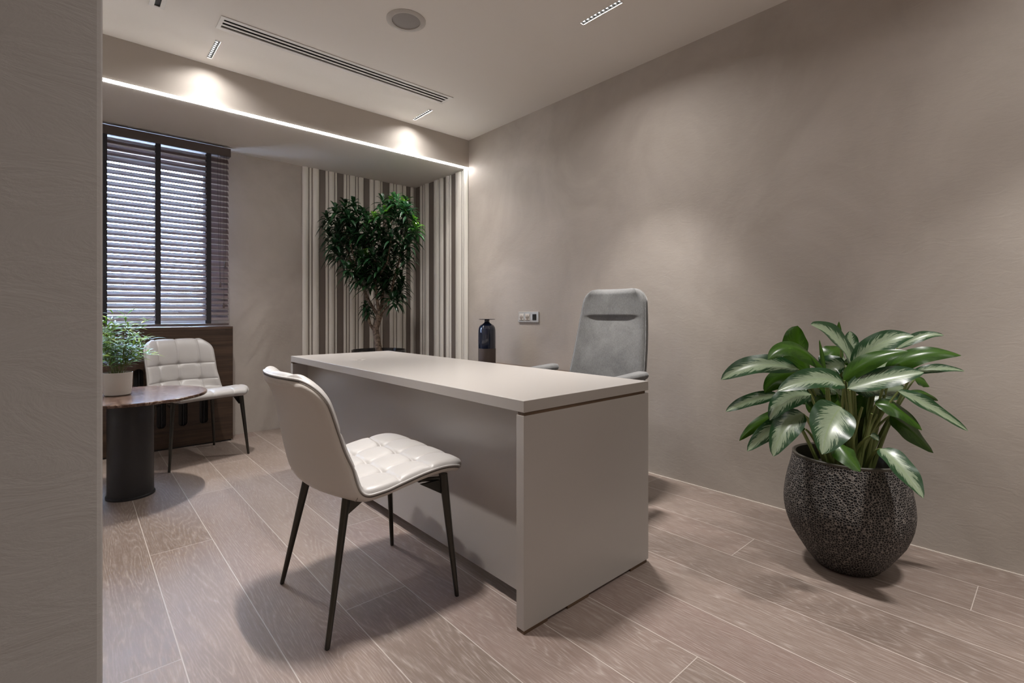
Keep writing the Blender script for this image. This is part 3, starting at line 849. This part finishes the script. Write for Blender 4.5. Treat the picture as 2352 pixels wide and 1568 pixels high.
# ---------------------------------------------------------------- tall tree in black pot behind the desk
tc_ = Vector((2.06, 4.12, 0))
tr = thing('potted_dracaena_tree', 'tall dark green leafy tree in a black pot in the panelled corner', 'tree', tc_)
obj('pot', lathe([(0, 0), (.15, 0), (.165, .01), (.20, .25), (.225, .50), (.238, .69), (.238, .708), (.228, .708), (.222, .66), (0, .65)], 64), M['blackgloss'], tr, True)
obj('soil', lathe([(0, .672), (.15, .668), (.2225, .655)], 40), M['soil'], tr, True)
def rel(px, py, d): return at(px, py, d)-tc_
DD = (at(868, 700, 4.45)).dot(FW)
DT = tc_.dot(FW)
bm = nb()
def br(points, rad): 
    P = [rel(x, y, DT+dd) for x, y, dd in points]; out = []; R2 = []
    for i in range(len(P)-1):
        for k in range(4): out.append(P[i].lerp(P[i+1], k/4)); R2.append(rad[i]+(rad[i+1]-rad[i])*k/4)
    out.append(P[-1]); R2.append(rad[-1]); tube(bm, out, R2, 10)
br([(872, 818, 0), (868, 790, 0), (864, 765, 0), (862, 750, 0)], [.033, .029, .028, .030])
br([(862, 755, 0), (868, 735, 0), (874, 716, 0)], [.029, .031, .027])
br([(858, 755, 0), (850, 745, -.02), (846, 725, -.03), (840, 705, -.03)], [.017, .012, .010, .007])
br([(872, 728, 0), (855, 705, .02), (842, 680, .03), (832, 655, .03), (815, 620, .04), (795, 570, .03), (790, 510, 0)], [.016, .014, .013, .012, .010, .007, .004])
br([(872, 722, 0), (866, 690, -.04), (862, 650, -.05), (860, 580, -.06), (850, 520, -.05)], [.018, .014, .012, .009, .004])
br([(874, 720, 0), (878, 690, .03), (880, 640, .06), (895, 560, .08), (900, 480, .06)], [.018, .014, .012, .008, .004])
br([(876, 718, 0), (888, 702, -.03), (897, 680, -.05), (905, 640, -.06), (925, 570, -.05), (935, 520, -.03)], [.017, .015, .012, .010, .007, .004])
br([(862, 650, -.05), (890, 600, -.14), (900, 540, -.16)], [.010, .007, .004])
br([(832, 655, .03), (815, 600, -.10), (800, 540, -.14)], [.009, .006, .004])
obj('trunk', bm, M['bark'], tr, True)
crown = [(750, 500), (775, 478), (790, 462), (815, 465), (835, 490), (862, 498), (872, 468), (893, 452), (915, 455), (940, 470), (955, 500), (957, 535), (950, 580), (938, 610), (925, 650), (925, 690), (915, 705), (890, 680), (868, 668), (835, 662), (815, 640), (790, 625), (772, 600), (755, 560)]
def inside(x, y):
    c = False; n_ = len(crown)
    for i in range(n_):
        (x1_, y1_), (x2_, y2_) = crown[i], crown[i-1]
        if (y1_ > y) != (y2_ > y) and x < (x2_-x1_)*(y-y1_)/(y2_-y1_)+x1_: c = not c
    return c
random.seed(3); fo = Foliage(); heads = []
fixed = [(792, 480), (812, 470), (770, 492), (760, 520), (757, 545), (768, 560), (800, 500), (835, 495), (862, 505), (885, 492), (898, 470), (905, 458), (925, 475), (928, 492), (950, 515), (955, 530), (880, 540), (860, 530), (842, 593), (925, 580), (900, 560), (940, 560), (835, 560), (790, 560), (780, 590), (800, 620), (820, 640), (900, 690), (912, 690), (918, 670), (846, 655)]
for (x, y) in fixed: heads.append((x, y, random.uniform(-.22, -.05), True))
tries = 0
while len(heads) < 165 and tries < 9000:
    tries += 1
    x, y = random.uniform(745, 960), random.uniform(455, 700)
    if not inside(x, y): continue
    hwid = .30*max(.25, min(1, (720-y)/190)); heads.append((x, y, random.uniform(-hwid, hwid), False))
heads += [(840, 702, -.03, False), (838, 712, -.03, False), (848, 716, -.03, False), (845, 722, -.05, False)]
for (x, y, dd, fx) in heads:
    c = rel(x, y, DT+dd)
    if c.x+tc_.x > XR-.16: c.x = XR-.16-tc_.x
    if c.y+tc_.y > YW-.16: c.y = YW-.16-tc_.y
    tone = .93 if (fx and random.random() < .5 and y < 600 and x > 830) else random.uniform(.05, .72)  # some fixed heads at upper right take the brightest green
    axis = Vector((c.x*.5, c.y*.5, .9)).normalized(); nl = 15 if fx else 12
    small = .6 if y > 698 else 1
    for i in range(nl):
        f = i/nl; a = i*2.4+random.random()*.5
        o1 = axis.orthogonal().normalized(); o2 = axis.cross(o1)
        el = 1.15-1.65*f+random.uniform(-.2, .2)
        d = (o1*math.cos(a)+o2*math.sin(a))*math.cos(el)+axis*math.sin(el)
        l_ = random.uniform(.085, .14)*small*(.75+.4*f); p = c+axis*(.02-.05*f)
        e = p+d*l_-Vector((0, 0, .022+.035*f)); ct = p+d*l_*.55+Vector((0, 0, .015))
        fo.leaf(p, e, ct, Vector((0, 0, 1))+axis*.3-d*.2, random.uniform(.024, .034), 'lance', .3, rnd=min(1, max(0, tone*(1.05-.5*f))+random.uniform(-.06, .06)), nseg=5, na=1)
fo.done('foliage', M['drac'], tr)

# ---------------------------------------------------------------- big pebbled planter with variegated plant
pc = Vector((2.372, .594, 0)); DP = pc.dot(FW)
pl = thing('variegated_potted_plant', 'plant with silver and green leaves in a black pebbled pot by the right wall', 'plant', pc)
obj('pot', lathe([(0, 0), (.095, 0), (.115, .008), (.145, .045), (.180, .10), (.198, .13), (.2115, .165), (.220, .195), (.2248, .225), (.2262, .25), (.2245, .28), (.219, .32), (.211, .36), (.201, .40), (.192, .443)], 96), M['pebble'], pl, True)
obj('rim', lathe([(.193, .441), (.194, .449), (.188, .452), (.180, .447), (.176, .40), (.18, .36)], 96), M['potrim'], pl, True)
obj('soil', lathe([(0, .392), (.10, .390), (.178, .383)], 48), M['soil'], pl, True)
random.seed(8); fo = Foliage(); st = nb()
def P_(px, py, dd): return at(px, py, DP+dd)-pc
toc = (-FW*.75+Vector((0, 0, .65))).normalized()
# base px, tip px, arch px (control), depth offsets, width, which face is seen, root offset
LV = [
 ((1858, 858), (1832, 748), (1818, 790), .02, .03, .118, 'u'),
 ((1962, 842), (1862, 745), (1925, 762), -.05, -.12, .105, 't'),
 ((1895, 850), (1764, 826), (1815, 760), -.10, -.18, .075, 'u'),
 ((1835, 848), (1656, 872), (1730, 818), -.05, -.10, .085, 't'),
 ((1940, 884), (1786, 898), (1880, 850), -.16, -.24, .088, 't'),
 ((1850, 862), (1757, 902), (1785, 850), -.04, -.06, .080, 'u'),
 ((1790, 906), (1667, 945), (1715, 915), -.03, -.08, .052, 't'),
 ((1862, 905), (1768, 965), (1790, 905), -.12, -.20, .078, 't'),
 ((1845, 950), (1698, 1012), (1760, 940), .02, -.02, .055, 'u'),
 ((1850, 955), (1716, 1036), (1765, 975), -.12, -.2, .068, 't'),
 ((1846, 950), (1776, 1048), (1790, 975), -.17, -.26, .088, 't'),
 ((1932, 935), (1888, 1043), (1900, 965), -.24, -.36, .135, 't'),
 ((1925, 1015), (1976, 1083), (1940, 1040), -.22, -.30, .078, 'u'),
 ((2022, 1030), (2121, 1144), (2065, 1060), -.20, -.34, .090, 't'),
 ((2045, 952), (2144, 1040), (2085, 975), -.08, -.14, .085, 'u'),
 ((2062, 898), (2224, 990), (2130, 925), -.12, -.18, .062, 't'),
 ((1958, 842), (2100, 772), (2020, 770), -.10, -.16, .085, 't'),
 ((2060, 800), (2168, 770), (2120, 760), -.06, -.10, .040, 't'),
 ((2035, 860), (2208, 816), (2100, 790), -.10, -.16, .072, 'u'),
 ((2095, 858), (2216, 852), (2150, 838), -.08, -.12, .038, 't'),
 ((1946, 892), (2122, 855), (2040, 862), -.18, -.22, .082, 't'),
 ((1938, 874), (2085, 806), (1990, 812), -.16, -.20, .062, 'u'),
 ((2080, 905), (2155, 920), (2125, 898), -.04, -.06, .042, 'u'),
 ((2010, 928), (2118, 988), (2060, 920), -.10, -.16, .070, 'u'),
 ((1932, 800), (1927, 738), (1928, 770), -.02, -.03, .026, 'u'),
 ((1950, 812), (1952, 760), (1955, 785), 0, .02, .060, 't'),
 ((1897, 860), (1882, 780), (1890, 820), -.14, -.14, .018, 'u'),
 ((1880, 890), (1862, 938), (1866, 905), -.04, -.02, .06, 't'),
 ((1985, 868), (2050, 830), (2010, 840), .02, .05, .07, 't'),
 ((1960, 830), (2010, 795), (1985, 800), .06, .10, .07, 't'),
 ((1900, 830), (1935, 800), (1915, 800), .05, .1, .08, 'u'),
 ((1940, 860), (1905, 830), (1920, 835), .0, .02, .10, 'u'),
 ((1950, 880), (1990, 850), (1970, 855), -.04, .0, .10, 'u'),
 ((1900, 900), (1840, 915), (1870, 890), .02, .06, .09, 'u'),
 ((1990, 905), (2060, 935), (2030, 900), .04, .08, .09, 'u'),
 ((1850, 985), (1790, 988), (1820, 965), -.02, -.02, .045, 'u'),
 ((2000, 1000), (2018, 1012), (2008, 1000), -.16, -.18, .03, 't'),
 ((2100, 870), (2135, 888), (2120, 870), .0, .0, .05, 'u'),
 ((1925, 905), (1940, 985), (1925, 935), -.05, -.08, .09, 'u'),
 ((1985, 905), (1975, 960), (1985, 930), .0, -.02, .07, 'u'),
]
for i in range(22):                                  # inner leaves that fill the crown
    bx_, by_ = random.uniform(1875, 2035), random.uniform(835, 925)
    tx_ = bx_+random.uniform(-75, 95); ty_ = by_+random.uniform(-45, 55); dd = random.uniform(-.05, .17)
    LV.append(((bx_, by_), (tx_, ty_), ((bx_+tx_)/2, min(by_, ty_)-12), dd, dd+random.uniform(-.05, .08), random.uniform(.07, .10), random.choice('ut')))
for (b, tp, ctl, d0, d1, w_, face) in LV:
    p0, p1, pcx = P_(*b, d0), P_(*tp, d1), P_(*ctl, (d0+d1)/2)
    for q in (p0, p1, pcx):
        if q.x+pc.x > XR-.03: q.x = XR-.03-pc.x
    nrm = toc if face == 't' else (-toc)
    L_ = (p1-p0).length
    fo.leaf(p0, p1, pcx, nrm, w_*1.12, 'oval', .22 if face == 't' else .25, rnd=random.random(), nseg=18, wave=.10, na=4)
    a = random.uniform(0, 2*PI); root = Vector((p0.x*.25+.03*math.cos(a), p0.y*.25+.03*math.sin(a), .385))
    mid = root.lerp(p0, .55)+Vector((0, 0, .05))
    tube(st, bez(root, mid, p0+(p1-p0)*.01, 8), [.0085-.0006*i for i in range(9)], 7)
for i in range(12):
    a = random.uniform(0, 2*PI); root = Vector((.05*math.cos(a), .05*math.sin(a), .385))
    a2 = a+random.uniform(-.6, .6); tip = Vector((.11*math.cos(a2), .11*math.sin(a2), random.uniform(.62, .78)))
    tube(st, bez(root, root.lerp(tip, .5)+Vector((0, 0, .04)), tip, 8), [.011-.0008*k for k in range(9)], 7)
obj('stems', st, M['stem'], pl, True); fo.done('foliage', M['silver'], pl)

# ---------------------------------------------------------------- grey office chair behind the desk
oc = thing('office_chair', 'high-back grey fabric office chair behind the desk', 'chair', (2.10, 1.765, 0), math.radians(184))
def padded(bm, fn, NU=28, NV=40):
    g = {}
    for side in (1, -1):
        for i in range(NV+1):
            for j in range(NU+1):
                e = i in (0, NV) or j in (0, NU)
                if side == -1 and e: g[(side, i, j)] = g[(1, i, j)]; continue
                g[(side, i, j)] = bm.verts.new(fn(j/NU*2-1, i/NV, side))
    for side in (1, -1):
        for i in range(NV):
            for j in range(NU):
                q = [g[(side, i, j)], g[(side, i, j+1)], g[(side, i+1, j+1)], g[(side, i+1, j)]]
                bm.faces.new(q if side == 1 else q[::-1])
    return bm
def backfn(u, v, side):
    # v 0 (bottom z .50) .. 1 (top z 1.185)
    z_ = .48+.70*v; half = .262-.010*v-.045*v*v
    rc = .085
    d = (1-v)*.70
    if d < rc: half = half-rc+math.sqrt(max(0, rc*rc-(rc-d)**2))
    d = v*.70
    if d < .05: half = half-.05+math.sqrt(max(0, .05**2-(.05-d)**2))
    y = u*half; x = -.195-.155*v-.02*math.sin(PI*v)
    e = min(half*(1-abs(u)), v*.70+.001, (1-v)*.70)
    ed = math.sqrt(max(0, 1-(1-min(1, e/.035))**2))
    th_ = .034*ed if side == 1 else .036*ed
    if side == 1:
        th_ += .013*ed/(1+math.exp(-(z_-1.016)/.003))*math.exp(-(y/.165)**6)       # head cushion
        th_ -= .003*math.exp(-((z_-1.012)/.004)**2)*math.exp(-(y/.135)**8)
        th_ += .018*ed*math.sin(PI*min(1, max(0, (z_-.5)/.5)))*math.exp(-(y/.2)**4)
    wrap = .035*abs(u)**3
    return Vector((x+side*th_+wrap, y, z_))
bm = padded(nb(), backfn, 44, 190); bk = obj('backrest', bm, M['fabric'], oc, 'all')
for sy in (-1, 1):
    bm = nb()
    tube(bm, [backfn(sy*.985, v_/30, 1)+Vector((-.004, sy*.001, 0)) for v_ in range(1, 30)], .0025, 6)
    obj('piping', bm, M['fabric'], bk, 'all')
def seatfn(u, v, side):
    x = -.22+.47*v; half = .25
    d = min(v, 1-v)*.47
    if d < .07: half = half-.07+math.sqrt(max(0, .07**2-(.07-d)**2))
    e = min(half*(1-abs(u)), d); ed = math.sqrt(max(0, 1-(1-min(1, e/.04))**2))
    return Vector((x, u*half, .455+(.045*ed if side == 1 else -.04*ed)-.02*v*v))
obj('seat', padded(nb(), seatfn, 30, 30), M['fabric'], oc, 'all')
for sy in (-1, 1):
    def armfn(u, v, side, sy=sy):
        x = -.135+.285*v; half = .040-.004*v
        d = min(v, 1-v)*.285
        if d < .036: half = half-.036+math.sqrt(max(0, .036**2-(.036-d)**2))
        half = max(half, .004)
        e = min(half*(1-abs(u)), d); ed = math.sqrt(max(0, 1-(1-min(1, e/.02))**2))
        return Vector((x, sy*.30+u*half, .708-.010*v+(.019*ed if side == 1 else -.019*ed)))
    arm = obj('armrest', padded(nb(), armfn, 14, 30), M['fabric'], oc, 'all')
    obj('arm_support', tube(nb(), [(-.02, sy*.30, .695), (-.03, sy*.305, .60), (-.02, sy*.29, .47), (0, sy*.20, .425)], [.014, .015, .015, .012], 10), M['black'], arm, True)
obj('back_bar', tube(nb(), [(-.05, 0, .41), (-.22, 0, .40), (-.27, 0, .48), (-.285, 0, .62)], [.022, .022, .02, .018], 10), M['black'], oc, True)
obj('gas_column', tube(nb(), [(0, 0, .10), (0, 0, .25), (0, 0, .251), (0, 0, .42)], [.028, .028, .018, .018], 16), M['chrome'], oc, True)
for k in range(5):
    a = 2*PI*k/5+.3; dx, dy = math.cos(a), math.sin(a)
    arm = obj('base_spoke', tube(nb(), [(0, 0, .115), (dx*.15, dy*.15, .105), (dx*.28, dy*.28, .075)], [.024, .02, .014], 8), M['black'], oc, True)
    bm = nb()
    for q in (-.014, .014):
        r0 = lathe([(0, -.008), (.026, -.008), (.029, 0), (.026, .008), (0, .008)], 20)
        bmesh.ops.rotate(r0, verts=r0.verts, cent=(0, 0, 0), matrix=Matrix.Rotation(PI/2, 3, 'X'))
        bmesh.ops.translate(r0, verts=r0.verts, vec=(0, q, 0)); bmesh.ops.rotate(r0, verts=r0.verts, cent=(0, 0, 0), matrix=Matrix.Rotation(a+.6, 3, 'Z'))
        bmesh.ops.translate(r0, verts=r0.verts, vec=(dx*.28, dy*.28, .0295))
        mm = bpy.data.meshes.new('t'); r0.to_mesh(mm); r0.free(); bm.from_mesh(mm); bpy.data.meshes.remove(mm)
    tube(bm, [(dx*.28, dy*.28, .03), (dx*.28, dy*.28, .078)], .007, 8)
    obj('caster', bm, M['black'], arm, True)

# ---------------------------------------------------------------- door leaf seen edge-on behind the foreground wall
dr = bpy.data.objects.new('door_1', None); C.objects.link(dr); dr['kind'] = 'structure'
dr['label'] = 'open door leaf seen edge-on behind the foreground wall edge'; dr['category'] = 'door'
dr.location = (-.012, .60, 0); dr.rotation_euler = (0, 0, math.radians(-1.65))
lf = obj('leaf', bx(-.018, .0225, 0, .86, .006, 2.06, bev=.001), M['doorleaf'], dr)
hd = obj('handle_plate', bx(.0225, .029, .76, .80, .697, .865, bev=.002), M['doorleaf'], dr)
obj('latch', bx(.0225, .0305, .762, .798, .700, .744, bev=.002), M['chrome'], hd)
obj('lever', tube(nb(), bez((.024, .775, .888), (.030, .775, .886), (.0325, .77, .870), 8), .0032, 8), M['chrome'], hd, True)
